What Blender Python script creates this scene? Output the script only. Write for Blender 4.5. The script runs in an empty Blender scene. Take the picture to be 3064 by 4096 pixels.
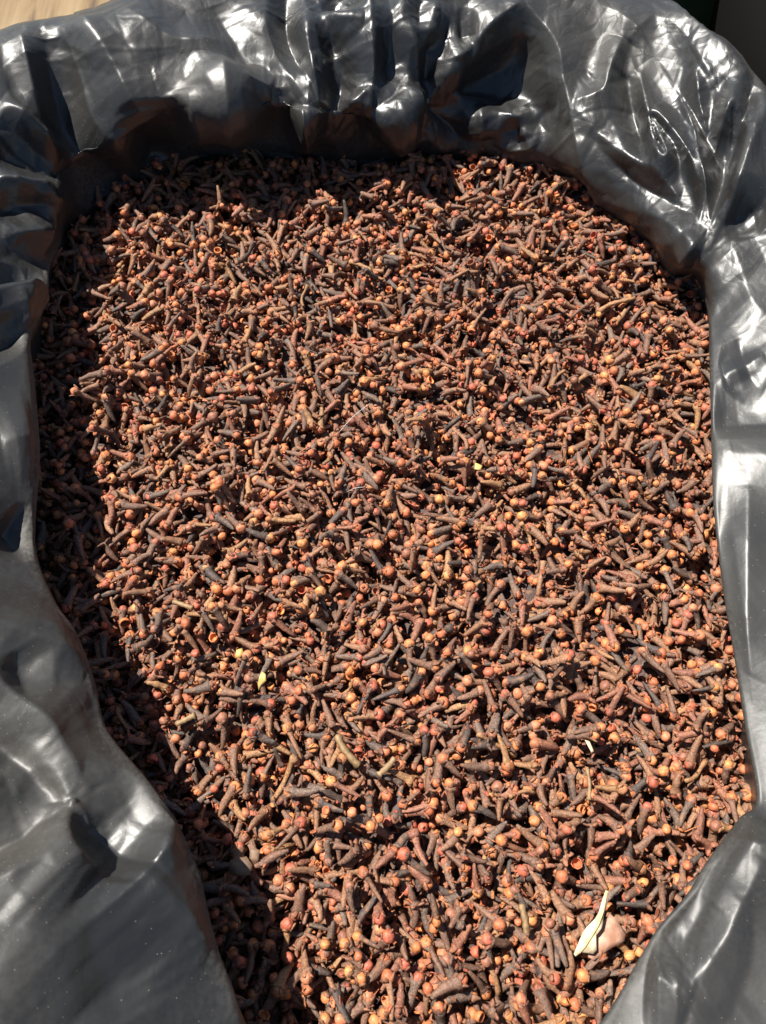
import bpy, math, random
import numpy as np

R = math.radians
rng = np.random.default_rng(7)
random.seed(7)
scene = bpy.context.scene
col = scene.collection

# ------------------------------------------------------------------ camera
PITCH = R(66.0)                 # looking down into the bag
DIST = 0.304                    # distance to the clove surface along the axis
HALF = R(34.0)                  # half of the vertical field of view
CAM = np.array([0.0, -DIST * math.cos(PITCH), DIST * math.sin(PITCH)])
cam_data = bpy.data.cameras.new("camera")
cam = bpy.data.objects.new("camera", cam_data)
col.objects.link(cam)
cam.location = CAM
cam.rotation_euler = (math.pi / 2 - PITCH, 0, 0)
cam_data.sensor_fit = 'VERTICAL'
cam_data.sensor_height = 24.0
cam_data.lens = 12.0 / math.tan(HALF)
cam_data.clip_start = 0.01
cam_data.clip_end = 100.0
cam_data.dof.use_dof = True
cam_data.dof.focus_distance = 0.29
cam_data.dof.aperture_fstop = 16.0
scene.camera = cam

# ------------------------------------------------------------------ light
SUN_EL, SUN_AZ = R(58.0), R(-53.0)      # azimuth from +Y, clockwise positive
to_sun = np.array([math.sin(SUN_AZ) * math.cos(SUN_EL), math.cos(SUN_AZ) * math.cos(SUN_EL), math.sin(SUN_EL)])
world = bpy.data.worlds.new("World")
scene.world = world
world.use_nodes = True
wn = world.node_tree
bg = wn.nodes["Background"]
sky = wn.nodes.new("ShaderNodeTexSky")
sky.sky_type = 'NISHITA'
sky.sun_disc = False
sky.sun_elevation = SUN_EL
sky.sun_rotation = SUN_AZ
wn.links.new(sky.outputs[0], bg.inputs[0])
bg.inputs[1].default_value = 0.05
sky.air_density = 1.0
sky.dust_density = 0.3
sky.ozone_density = 0.8
sun_data = bpy.data.lights.new("sun", 'SUN')
sun_data.energy = 5.0
sun_data.angle = R(0.5)
sun_data.color = (1.0, 0.955, 0.88)
sun = bpy.data.objects.new("sun", sun_data)
col.objects.link(sun)
from mathutils import Vector, Matrix
sun.rotation_euler = Vector(to_sun).to_track_quat('Z', 'Y').to_euler()
sun.location = Vector(to_sun) * 3

scene.view_settings.view_transform = 'Standard'
scene.view_settings.look = 'None'
scene.view_settings.exposure = 1.06
scene.view_settings.gamma = 1.0
scene.view_settings.use_curve_mapping = False

# ------------------------------------------------------------------ helpers
FPX = 2048.0 / math.tan(HALF)
CX_, SX_ = math.cos(math.pi / 2 - PITCH), math.sin(math.pi / 2 - PITCH)

def at(px, py, z):
    """point of the place at height z that the photograph shows at (px, py)"""
    x, y, w = (px - 1532.0) / FPX, (2048.0 - py) / FPX, -1.0
    d = np.array([x, y * CX_ - w * SX_, y * SX_ + w * CX_])
    t = (z - CAM[2]) / d[2]
    return CAM + d * t

def project(P):
    q = P - CAM
    x = q[..., 0]
    y = q[..., 1] * CX_ + q[..., 2] * SX_
    w = -q[..., 1] * SX_ + q[..., 2] * CX_
    dep = np.maximum(-w, 1e-4)
    return np.stack([1532 + FPX * x / dep, 2048 - FPX * y / dep, dep], -1)

def mesh_arrays(name, V, F, smooth=True):
    """F: (n,3) or (n,4) index array"""
    me = bpy.data.meshes.new(name)
    V = np.ascontiguousarray(V, dtype=np.float32)
    F = np.ascontiguousarray(F, dtype=np.int32)
    n, k = F.shape
    me.vertices.add(len(V)); me.vertices.foreach_set("co", V.ravel())
    me.loops.add(n * k); me.loops.foreach_set("vertex_index", F.ravel())
    me.polygons.add(n)
    me.polygons.foreach_set("loop_start", np.arange(0, n * k, k, dtype=np.int32))
    me.polygons.foreach_set("loop_total", np.full(n, k, dtype=np.int32))
    if smooth:
        me.polygons.foreach_set("use_smooth", np.ones(n, dtype=bool))
    me.update(calc_edges=True)
    return me

def link(name, me, parent=None, label=None, cat=None, group=None, kind=None):
    o = bpy.data.objects.new(name, me)
    col.objects.link(o)
    if parent is not None:
        o.parent = parent
    if label: o["label"] = label
    if cat: o["category"] = cat
    if group: o["group"] = group
    if kind: o["kind"] = kind
    return o

def newmat(name):
    m = bpy.data.materials.new(name)
    m.use_nodes = True
    nt = m.node_tree
    return m, nt, nt.nodes["Principled BSDF"]

def N(nt, typ, **kw):
    n = nt.nodes.new(typ)
    for k, v in kw.items():
        setattr(n, k, v)
    return n

def ramp(nt, stops, interp='LINEAR'):
    r = N(nt, "ShaderNodeValToRGB")
    r.color_ramp.interpolation = interp
    e = r.color_ramp.elements
    while len(e) < len(stops): e.new(0.5)
    for i, (p, c) in enumerate(stops):
        e[i].position = p
        e[i].color = (*c, 1) if len(c) == 3 else c
    return r

def smooth_noise(shape, scale, rng_, periodic_u=True):
    """band-limited noise on a grid by Fourier filtering"""
    n = rng_.standard_normal(shape)
    fu = np.fft.fftfreq(shape[0])[:, None] * scale[0]
    fv = np.fft.fftfreq(shape[1])[None, :] * scale[1]
    g = np.exp(-0.5 * (fu ** 2 + fv ** 2) * 6.0)
    s = np.real(np.fft.ifft2(np.fft.fft2(n) * g))
    return s / (s.std() + 1e-9)
# ------------------------------------------------------------------ the black plastic bag
# stations round the opening: lip (px, py, height), undercut, crest (px, py, height)
ST = [
 (463,730,.005,.004, 215,108,.072),(592,680,.005,.004, 330,88,.074),(700,640,.005,.004, 450,42,.074),
 (815,600,.005,.004, 600,-20,.074),(1018,600,.005,.004, 850,-60,.073),(1204,610,.005,.004, 1080,-90,.072),
 (1371,631,.005,.004, 1330,-100,.070),(1567,626,.005,.004, 1560,-100,.070),(1710,597,.005,.004, 1760,-95,.070),
 (1860,590,.005,.004, 1950,-85,.070),(2030,625,.005,.004, 2150,-70,.070),(2200,670,.005,.004, 2380,-50,.070),
 (2320,717,.005,.004, 2555,10,.068),(2424,805,.005,.004, 2700,85,.067),(2565,926,.005,.004, 2860,200,.069),
 (2644,1014,.005,.004, 2960,300,.068),(2696,1087,.005,.004, 3060,420,.066),(2800,1150,.005,.004, 3200,650,.062),
 (2836,1260,.022,.014, 3350,900,.056),(2841,1405,.026,.016, 3450,1200,.052),(2850,1723,.028,.018, 3550,1700,.050),
 (2861,2049,.028,.018, 3650,2100,.050),(2900,2375,.028,.018, 3700,2500,.050),(2937,2592,.028,.018, 3750,2900,.050),
 (2984,2900,.027,.016, 3800,3300,.050),(3030,3195,.028,.014, 3850,3800,.052),(2965,3275,.033,.016, 3850,4200,.054),
 (2836,3446,.037,.018, 3800,4600,.056),(2759,3575,.038,.020, 3700,4900,.058),(2643,3710,.038,.020, 3500,5200,.058),
 (2566,3832,.038,.020, 3300,5450,.058),(2482,3980,.038,.020, 3100,5650,.058),(2405,4096,.038,.020, 2900,5750,.058),
 (2200,4380,.038,.020, 2500,5850,.060),(1800,4560,.038,.020, 2000,5900,.062),(1350,4500,.038,.020, 1300,5900,.064),
 (1080,4300,.038,.020, 700,5850,.066),(970,4080,.047,.020, 200,5700,.082),(920,3934,.047,.020, -50,5350,.090),
 (874,3819,.047,.020, -200,5000,.096),(828,3658,.047,.020, -380,4700,.100),(782,3466,.047,.020, -500,4400,.102),
 (690,3282,.047,.020, -600,4100,.103),(598,3136,.047,.020, -650,3850,.103),(425,2921,.041,.022, -720,3550,.102),
 (372,2730,.041,.022, -750,3300,.101),(295,2523,.041,.022, -780,3050,.100),(209,2392,.041,.022, -800,2800,.098),
 (136,2171,.037,.022, -800,2500,.096),(152,1810,.037,.022, -800,2000,.094),(130,1506,.037,.022, -760,1650,.091),
 (117,1335,.037,.022, -700,1400,.088),(183,1183,.032,.020, -600,1100,.081),(200,1060,.020,.014, -450,800,.078),
 (270,920,.005,.004, -250,450,.075),(360,810,.005,.004, 0,175,.073),
]
# where the back wall bellies inwards above the cloves: station -> (px, py, height)
BROW = {(463, 730): (420, 600, 0.03), (592, 680): (560, 520, 0.034), (700, 640): (680, 470, 0.038), (815, 600): (800, 440, 0.04), (1018, 600): (1010, 440, 0.04), (1204, 610): (1200, 450, 0.038), (1371, 631): (1370, 470, 0.035), (1567, 626): (1565, 480, 0.03), (1710, 597): (1720, 470, 0.024), (1860, 590): (1880, 470, 0.018), (2030, 625): (2060, 520, 0.016), (2200, 670): (2230, 570, 0.017), (2320, 717): (2350, 620, 0.02), (2424, 805): (2470, 700, 0.024), (2565, 926): (2610, 820, 0.026), (2644, 1014): (2690, 920, 0.026), (2696, 1087): (2745, 1000, 0.026), (2800, 1150): (2830, 1090, 0.024), (360, 810): (310, 680, 0.028), (270, 920): (225, 800, 0.028)}
GROUND_Z = -0.20
ZS = 0.80
NU = 1600

def closed_spline(P, n):
    """closed Catmull-Rom through P (k,d), resampled evenly by arc length of the first 3 columns"""
    k = len(P)
    ts = np.linspace(0, k, k * 24, endpoint=False)
    i = ts.astype(int); f = (ts - i)[:, None]
    p0, p1, p2, p3 = P[(i - 1) % k], P[i % k], P[(i + 1) % k], P[(i + 2) % k]
    C = 0.5 * (2 * p1 + (p2 - p0) * f + (2 * p0 - 5 * p1 + 4 * p2 - p3) * f ** 2 + (3 * p1 - p0 - 3 * p2 + p3) * f ** 3)
    D = np.linalg.norm(np.diff(np.vstack([C, C[:1]])[:, :3], axis=0), axis=1) + \
        0.6 * np.linalg.norm(np.diff(np.vstack([C, C[:1]])[:, 4:7], axis=0), axis=1)
    s = np.concatenate([[0], np.cumsum(D)])
    q = np.linspace(0, s[-1], n, endpoint=False)
    Cc = np.vstack([C, C[:1]])
    return np.stack([np.interp(q, s, Cc[:, j]) for j in range(P.shape[1])], -1)

ctrl = []
for (px, py, z, und, cx, cy, cz) in ST:
    l_, c_ = at(px, py, z * ZS), at(cx, cy, cz * ZS)
    if (px, py) in BROW:
        b_ = at(*BROW[(px, py)])
    else:
        b_ = l_ + (c_ - l_) * 0.10; b_[2] = l_[2] + (c_[2] - l_[2]) * .15
    ctrl.append([*l_, und * ZS, *c_, *b_])
RG = closed_spline(np.array(ctrl), NU)
lip, und, crest = RG[:, :3], RG[:, 3:4], RG[:, 4:7]
out = crest - lip; out[:, 2] = 0
out /= np.linalg.norm(out, axis=1, keepdims=True)
for _ in range(6):
    out = (np.roll(out, 1, 0) + out + np.roll(out, -1, 0)) / 3
out /= np.linalg.norm(out, axis=1, keepdims=True)
def lev(P, o, z):
    Q = P + out * o; Q = Q.copy(); Q[:, 2] = z; return Q
rise = crest[:, 2] - lip[:, 2]
M1 = RG[:, 7:10]
M2 = M1 + (crest - M1) * 0.42; M2[:, 2] = M1[:, 2] + (crest - M1)[:, 2] * 0.50
M3 = M1 + (crest - M1) * 0.76; M3[:, 2] = M1[:, 2] + (crest - M1)[:, 2] * 0.86
prof = [lev(lip, und + 0.012, -0.07), lev(lip, und + 0.003, -0.028), lev(lip, und * 0.7, lip[:, 2] * 0.45 - 0.006), lip - np.array([0, 0, .0040]) + out * .0018, lip, M1, M2, M3, crest,
        lev(crest, 0.015, crest[:, 2] - 0.005), lev(crest, 0.030, crest[:, 2] - 0.025), lev(crest, 0.038, crest[:, 2] - 0.065),
        lev(crest, 0.046, -0.10), lev(crest, 0.05, GROUND_Z + 0.002)]
cnt = [5, 9, 18, 4, 24, 38, 38, 30, 22, 16, 10, 6, 6]
rows = []; vid = []
K = len(prof)
for s in range(K - 1):
    p0 = prof[max(s - 1, 0)]; p1 = prof[s]; p2 = prof[s + 1]; p3 = prof[min(s + 2, K - 1)]
    for j in range(cnt[s]):
        f = j / cnt[s]
        rows.append(0.5 * (2 * p1 + (p2 - p0) * f + (2 * p0 - 5 * p1 + 4 * p2 - p3) * f ** 2 + (3 * p1 - p0 - 3 * p2 + p3) * f ** 3))
        vid.append(s + f if s < 3 else (3 + f * .05 if s == 3 else s - 1 + (f if s > 4 else .05 + f * .95)))
rows.append(prof[-1]); vid.append(K - 2.0)
G = np.stack(rows, 1)                    # (NU, NV, 3)
vid = np.array(vid)
NV = G.shape[1]

def grid_normals(G):
    du = np.roll(G, -1, 0) - np.roll(G, 1, 0)
    dv = np.gradient(G, axis=1)
    n = np.cross(dv, du)
    n /= np.linalg.norm(n, axis=-1, keepdims=True) + 1e-12
    return n
NRM = grid_normals(G)
if NRM[:, int(np.argmin(abs(vid - 6))), 2].mean() < 0: NRM = -NRM
nflip = False

# ---- folds: (polyline in photo pixels, height mm, width mm on the left side, width on the right side)
FOLDS = [
 ([(95,150),(120,300),(160,470)], 9, 9, 5), ([(175,150),(225,420),(330,610),(480,720)], -11, 8, 12),
 ([(335,90),(480,290),(605,515)], 10, 16, 12), ([(650,400),(690,500),(760,570)], -9, 8, 16),
 ([(0,420),(130,520),(255,595)], 8, 6, 6), ([(0,490),(120,565),(225,625)], -5, 4, 5), ([(0,610),(200,670),(430,740)], -9, 8, 10),
 ([(500,40),(640,160),(760,190),(900,160)], 5, 10, 10), ([(850,20),(930,150),(1010,300)], -3, 8, 8), 
 ([(800,300),(900,430),(930,540)], 6, 14, 12), ([(1010,330),(1080,430),(1240,360)], -4, 8, 10),
 ([(1140,-60),(1150,140),(1245,330),(1275,400)], -8, 6, 5), ([(1215,60),(1235,250),(1285,415)], 10, 6, 7),
 ([(1290,60),(1350,110),(1455,140)], 6, 5, 5), ([(1285,30),(1400,30),(1470,60)], -4, 5, 5),
 ([(1480,-60),(1480,200),(1484,350)], 12, 5, 9), ([(1380,230),(1350,420),(1300,560)], -9, 9, 9),
 ([(1380,430),(1480,360)], 5, 6, 6), ([(1600,-40),(1640,200),(1682,310)], 9, 8, 7), ([(1745,10),(1690,190)], 6, 6, 6), ([(1680,20),(1660,150)], -5, 5, 5),
 ([(1700,150),(1720,330),(1780,480),(1830,560)], -10, 7, 7), ([(1590,350),(1720,470),(1765,455)], 8, 8, 8), 
 ([(2090,20),(1930,140),(1780,275),(1705,205)], 10, 8, 8), ([(1820,160),(1900,150)], -6, 8, 6), ([(1775,270),(1750,420)], 6, 7, 7),
 ([(2090,20),(2226,185),(2254,324),(2290,450),(2330,560),(2430,810)], 9, 9, 10), ([(1960,210),(2010,330),(2000,450)], -9, 14, 16),
 ([(2010,380),(2060,480),(2130,600)], 5, 6, 8), ([(2240,440),(2170,450),(2130,540)], -4, 6, 6),
 ([(2490,160),(2450,300),(2425,405),(2310,432)], 9, 7, 7), ([(2530,160),(2500,330),(2570,560),(2650,600)], -6, 5, 6),
 ([(2570,380),(2590,460),(2680,640),(2640,645),(2600,520),(2625,470),(2720,560),(2790,740)], 6, 4, 4),
 ([(2560,110),(2680,300),(2790,480),(2880,640)], -11, 9, 8), ([(2480,60),(2580,150),(2700,330),(2790,560),(2840,900)], 7, 7, 5),
 ([(2640,10),(2800,140),(3010,355)], 4, 9, 7), ([(2780,260),(2800,420),(2830,520)], 5, 6, 6),
 ([(3015,340),(2960,520),(2890,740),(2838,900)], -9, 5, 6), ([(2870,560),(2930,420),(2975,520)], 7, 5, 5),
 ([(2990,440),(2975,600),(2930,760),(2845,905)], 6, 4, 5), ([(3040,380),(3010,560),(2960,760),(2890,900)], 7, 7, 9),
 ([(2380,560),(2480,690),(2620,770),(2780,850)], -7, 8, 9), ([(2330,470),(2460,600),(2620,690),(2720,790)], 6, 6, 6),
 ([(2400,780),(2560,840),(2700,900),(2800,1000)], 4, 8, 8), ([(2735,1060),(2800,960)], 4, 5, 3),
 ([(2900,900),(3064,820)], -5, 6, 6), ([(2900,780),(3064,720)], 4, 8, 8),
 ([(2850,1730),(2950,1680),(3400,1690)], -3.5, 16, 10), ([(2855,1775),(2990,1755),(3400,1770)], 2.2, 8, 16), ([(2990,1950),(2985,2400),(3000,2700)], 3, 10, 8),
 ([(2930,1000),(3000,1200),(3064,1260)], 2.5, 8, 8), ([(2950,1350),(3000,1500),(3064,1540)], -2.5, 8, 8), ([(2900,1500),(3064,1420)], 2, 6, 6),
 ([(2915,3340),(3005,3410),(3300,3450)], 6, 8, 8), ([(3030,3460),(2915,3703),(2862,3800),(2771,3930),(2760,4040)], 6, 10, 7),
 ([(2580,3905),(2680,3930),(2760,4010)], 5, 8, 8), ([(2990,3600),(3010,3800),(2960,3960),(2900,4100)], -3, 8, 8), ([(2830,3600),(2720,3800),(2640,3880)], -3, 8, 10),
 ([(-380,2640),(0,2931),(153,3085),(255,3180)], -13, 5, 12), ([(-380,3460),(0,3328),(153,3262),(291,3200)], -12, 10, 7), ([(-380,3060),(0,3120),(130,3160),(270,3190)], 7, 10, 8), ([(-380,2580),(0,2880),(160,3030),(290,3180)], 6, 14, 5),
 ([(291,3185),(262,3382),(391,3481)], 10, 6, 10), ([(330,3230),(360,3380),(405,3430)], -3, 6, 6), ([(307,3190),(429,3320),(600,3465)], -8, 13, 14),
 ([(590,3460),(640,3380),(680,3290)], 6, 7, 6), ([(480,3450),(537,3473),(690,3627),(838,3790)], 5, 9, 9),
 ([(-300,2400),(153,2576),(365,2722)], 5, 10, 5), ([(-300,2480),(100,2600),(280,2760)], -3, 6, 12), ([(60,2600),(105,2720),(100,2800)], -3, 5, 4),
 ([(-200,1215),(80,1168),(178,1180)], 8, 5, 10), ([(-200,1140),(120,1110)], -11, 8, 8), ([(60,1190),(110,1330)], 5, 8, 6), ([(-200,1450),(60,1350),(110,1310)], -6, 10, 6),
 ([(0,2080),(90,2150),(130,2165)], -6, 8, 6), ([(0,1780),(130,1740)], 3, 12, 12), ([(-20,720),(120,740),(225,730)], 6, 8, 8), ([(-20,850),(140,810),(220,830)], -5, 8, 8), ([(0,960),(110,930),(200,900)], 5, 8, 8),
 ([(900,240),(930,430),(940,570)], 8, 13, 10), ([(1085,330),(1110,470),(1100,590)], -8, 8, 9), ([(760,370),(790,480),(800,580)], 6, 9, 9),
 ([(1200,420),(1230,520),(1250,600)], 7, 7, 7), ([(1560,400),(1600,520),(1590,610)], 8, 8, 8), ([(1450,420),(1430,540),(1440,620)], -8, 7, 7),
 ([(1700,420),(1690,560)], -6, 6, 6), ([(1920,420),(1935,560)], 6, 7, 7), ([(2060,470),(2080,600)], -5, 6, 6), ([(560,540),(620,610),(640,680)], -6, 6, 6),
 ([(0,3650),(200,3800),(330,4050)], 3, 20, 20), ([(350,3700),(450,3900),(480,4096)], -3, 20, 16),
]
PX = project(G)
vis_rows = np.where((vid >= 2.6) & (vid <= 9.2))[0]
PXv = PX[:, vis_rows].reshape(-1, 3)
def onto_bag(px, py):
    d = (PXv[:, 0] - px) ** 2 + (PXv[:, 1] - py) ** 2
    d = d + (PXv[:, 2] - 0.2) * 300         # prefer the nearer layer
    k = int(np.argmin(d)); return k // len(vis_rows), int(vis_rows[k % len(vis_rows)])
# the film is creased like a sheet of paper: flat facets between the crease points, laid out on
# the sheet itself (s along the rim, t across it, both in metres)
mid = np.searchsorted(vid, 5.0)
sco = np.concatenate([[0], np.cumsum(np.linalg.norm(np.diff(np.vstack([G[:, mid], G[:1, mid]]), axis=0), axis=1))]); PER = sco[-1]; sco = sco[:-1]
tco = np.concatenate([[0], np.cumsum(np.linalg.norm(np.diff(G, axis=1), axis=2).mean(0))])
t_lo, t_hi = np.interp(2.7, vid, tco), np.interp(10.0, vid, tco)
lo, hi = np.searchsorted(vid, 2.4), np.searchsorted(vid, 10.2)
GS, GT = np.meshgrid(sco, tco[lo:hi], indexing='ij')
disp = np.zeros(GS.shape)
marks = []
for poly, A, wl, wr in FOLDS:
    P = np.array(poly, float)
    if len(P) > 2:                           # round the polyline a little
        fine = []
        for i in range(len(P) - 1):
            p0 = P[max(i - 1, 0)]; p1 = P[i]; p2 = P[i + 1]; p3 = P[min(i + 2, len(P) - 1)]
            for f in (0, .25, .5, .75):
                fine.append(0.5 * (2 * p1 + (p2 - p0) * f + (2 * p0 - 5 * p1 + 4 * p2 - p3) * f ** 2 + (3 * p1 - p0 - 3 * p2 + p3) * f ** 3))
        P = np.array(fine + [P[-1]])
    else:
        P = P[0] + (P[1] - P[0]) * np.linspace(0, 1, 4)[:, None]
    W = []
    for p in P:
        u, v = onto_bag(*p); W.append((sco[u], tco[v]))
    W = np.array(W); ref = W[0, 0]; W[:, 0] = ref + (W[:, 0] - ref + PER / 2) % PER - PER / 2
    for _ in range(2): W[1:-1] = (W[:-2] + 2 * W[1:-1] + W[2:]) / 4
    marks.append(W)
    du_ = (GS - ref + PER / 2) % PER - PER / 2 + ref
    wmax = max(wl, wr) * .0023
    ui = np.where((du_[:, 0] > W[:, 0].min() - wmax) & (du_[:, 0] < W[:, 0].max() + wmax))[0]
    vi = np.where((tco[lo:hi] > W[:, 1].min() - wmax) & (tco[lo:hi] < W[:, 1].max() + wmax))[0]
    if not len(ui) or not len(vi): continue
    qs, qt = du_[np.ix_(ui, vi)], GT[np.ix_(ui, vi)]
    best = np.full(qs.shape, 9.0); side = np.zeros(qs.shape); tt = np.zeros(qs.shape)
    L = np.linalg.norm(np.diff(W, axis=0), axis=1); cum = np.concatenate([[0], np.cumsum(L)]); tot = max(cum[-1], 1e-6)
    for i in range(len(W) - 1):
        ab = W[i + 1] - W[i]; l2 = ab @ ab
        if l2 < 1e-10: continue
        ex, ey = qs - W[i, 0], qt - W[i, 1]
        t = np.clip((ex * ab[0] + ey * ab[1]) / l2, 0, 1)
        d = np.hypot(ex - t * ab[0], ey - t * ab[1]); sg = ab[0] * ey - ab[1] * ex
        m = d < best
        best[m] = d[m]; side[m] = sg[m]; tt[m] = ((cum[i] + t * L[i]) / tot)[m]
    taper = 0.2 + 0.8 * np.clip(np.minimum(tt, 1 - tt) / 0.3, 0, 1) ** .7
    w = np.where(side > 0, wl, wr) * .001 * (1.9 if A > 0 else 1.6) * (.55 + .45 * taper)
    r0 = .00035
    p_ = np.maximum(0, 1 - (np.sqrt(best ** 2 + r0 ** 2) - r0) / w) ** (1.35 if A > 0 else 1.1)
    disp[np.ix_(ui, vi)] += A * .00115 * taper * p_
disp = .017 * np.tanh(disp / .017)
MK = np.concatenate(marks); MK[:, 0] %= PER
pts = np.column_stack([MK, np.zeros(len(MK)), np.full(len(MK), 3.0)])
# fillers: what the film does between the marked folds
pl = project(lip)
loud = 0.0004 + 0.0011 * np.clip((1300 - pl[:, 1]) / 400, 0, 1) * np.clip((pl[:, 0] - 1000) / 250, 0, 1) + .0003 * np.clip((1300 - pl[:, 1]) / 400, 0, 1)
keep = list(pts)
arr = pts.copy()
for k in range(5200):
    s_, t_ = rng.uniform(0, PER), rng.uniform(t_lo, t_hi)
    ds = np.abs(arr[:, 0] - s_); ds = np.minimum(ds, PER - ds)
    dd = np.sqrt(ds ** 2 + (arr[:, 1] - t_) ** 2)
    L = loud[int(s_ / PER * NU) % NU]
    if dd[arr[:, 3] >= 2].min() < .007: continue
    if (arr[:, 3] < 2).any() and dd[arr[:, 3] < 2].min() < (.011 if L > .0015 else .016) * rng.uniform(.7, 1.3): continue
    row = np.array([[s_, t_, rng.normal(0, 1) * L, 1]]); arr = np.vstack([arr, row])
for s_ in np.arange(0, PER, .006):
    arr = np.vstack([arr, [[s_, t_lo - .004, 0, 1]], [[s_, t_hi + .004, 0, 1]]])
from mathutils.geometry import delaunay_2d_cdt
pad = arr[arr[:, 0] < .08].copy(); pad[:, 0] += PER; pad2 = arr[arr[:, 0] > PER - .08].copy(); pad2[:, 0] -= PER
AL = np.vstack([arr, pad, pad2])
res = delaunay_2d_cdt([Vector((p[0], p[1])) for p in AL], [], [], 0, 1e-7)
CVx = np.array([tuple(v) for v in res[0]]); val = np.array([np.mean(AL[o, 2]) if len(o) else 0 for o in res[3]])
fold = np.zeros((NU, NV))
for tri in res[2]:
    a_, b_, c_ = CVx[tri[0]], CVx[tri[1]], CVx[tri[2]]
    u0, u1 = np.searchsorted(sco, [min(a_[0], b_[0], c_[0]), max(a_[0], b_[0], c_[0])]); v0, v1 = np.searchsorted(tco, [min(a_[1], b_[1], c_[1]), max(a_[1], b_[1], c_[1])])
    if u1 <= u0 or v1 <= v0: continue
    den = (b_[1] - c_[1]) * (a_[0] - c_[0]) + (c_[0] - b_[0]) * (a_[1] - c_[1])
    if abs(den) < 1e-14: continue
    ss, tt = sco[u0:u1, None], tco[None, v0:v1]
    l1 = ((b_[1] - c_[1]) * (ss - c_[0]) + (c_[0] - b_[0]) * (tt - c_[1])) / den
    l2 = ((c_[1] - a_[1]) * (ss - c_[0]) + (a_[0] - c_[0]) * (tt - c_[1])) / den
    l3 = 1 - l1 - l2
    m = (l1 >= -1e-6) & (l2 >= -1e-6) & (l3 >= -1e-6)
    z = l1 * val[tri[0]] + l2 * val[tri[1]] + l3 * val[tri[2]]
    fold[u0:u1, v0:v1][m] = z[m]
def gblur(A, su, sv):
    def ker(s): r = int(3 * s) + 1; x = np.arange(-r, r + 1); k = np.exp(-.5 * (x / s) ** 2); return k / k.sum(), r
    k, r = ker(su); B = sum(w * np.roll(A, i - r, 0) for i, w in enumerate(k))
    k, r = ker(sv); Pd = np.pad(B, ((0, 0), (r, r)), mode='edge'); return sum(w * Pd[:, i:i + A.shape[1]] for i, w in enumerate(k))
du_mm = PER / NU * 1000
fold = 0.6 * gblur(fold, .5 / du_mm, .8) + 0.4 * gblur(fold, 2.2 / du_mm, 2.6)
fold[:, lo:hi] += disp * np.clip((vid[lo:hi] - 2.4) / .7, 0, 1)[None, :]
# along the sides the film hangs taut over its edge: the folds start a little way up
side_ = np.clip((pl[:, 1] - 1150) / 250, 0, 1)[:, None]
fold *= 1 - side_ * (1 - np.clip((vid - 3.0) / 0.9, 0.12, 1))[None, :]
X = G + NRM * fold[..., None]
# ---- short random creases the film keeps from handling, plus a slight buckling
ramp_v = np.clip((vid - 2.9) / 0.8, 0, 1) * np.clip((10 - vid) / 1.5, 0, 1)
pxl = project(lip)
back = np.clip((1500 - pxl[:, 1]) / 500, 0, 1) * np.clip((pxl[:, 0] + 400) / 600, 0, 1)
rowsB = np.where((vid > 3.2) & (vid < 9))[0]
crz = np.zeros((NU, NV))
DU = 90
for k in range(620):
    u0 = int(rng.integers(NU)); v0 = int(rng.choice(rowsB))
    A_ = rng.choice([-1, 1]) * rng.uniform(.08, .30) * 0.001 * (1 + 1.0 * back[u0])
    ln = rng.uniform(.008, .035); ang = rng.uniform(0, math.pi); wd = rng.uniform(.0012, .004)
    us = (np.arange(u0 - DU, u0 + DU)) % NU
    v1_, v2_ = max(0, v0 - 45), min(NV, v0 + 45)
    Q = X[us][:, v1_:v2_] - X[u0, v0]
    n_ = NRM[u0, v0]; t1 = np.cross(n_, [0, 0, 1.0]); t1 /= np.linalg.norm(t1) + 1e-9; t2 = np.cross(n_, t1)
    dr = t1 * math.cos(ang) + t2 * math.sin(ang); pr = np.cross(n_, dr)
    s_ = Q @ dr; d_ = np.abs(Q @ pr + rng.uniform(-6, 6) * s_ ** 2)
    amp = np.clip(1 - np.abs(s_) / ln, 0, 1) ** .6
    crz[np.ix_(us, np.arange(v1_, v2_))] += A_ * amp * np.maximum(0, 1 - np.sqrt(d_ ** 2 + 2.5e-4 ** 2) / (wd * (.4 + .6 * amp)))
calm = 0.18 + 0.82 * np.clip((1350 - pxl[:, 1]) / 300, 0, 1)
calm *= 1 - .5 * np.clip((1150 - pxl[:, 0]) / 200, 0, 1) * np.clip((1100 - pxl[:, 1]) / 200, 0, 1)
calm = np.maximum(calm, .4 * np.clip((1300 - pxl[:, 0]) / 200, 0, 1))
crz *= calm[:, None]
crz += (np.abs(smooth_noise((NU, NV), (70, 46), rng)) - .8) * 0.0006 * calm[:, None]
X = X + grid_normals(X) * (crz * ramp_v[None, :])[..., None] * (1 if NRM[0, 80] @ grid_normals(G)[0, 80] > 0 else -1)

uu, vv = np.meshgrid(np.arange(NU), np.arange(NV - 1), indexing='ij')
a = uu * NV + vv; b = ((uu + 1) % NU) * NV + vv
F = np.stack([a, b, b + 1, a + 1], -1).reshape(-1, 4)
bag_me = mesh_arrays("plastic_bag", X.reshape(-1, 3), F)
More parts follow.
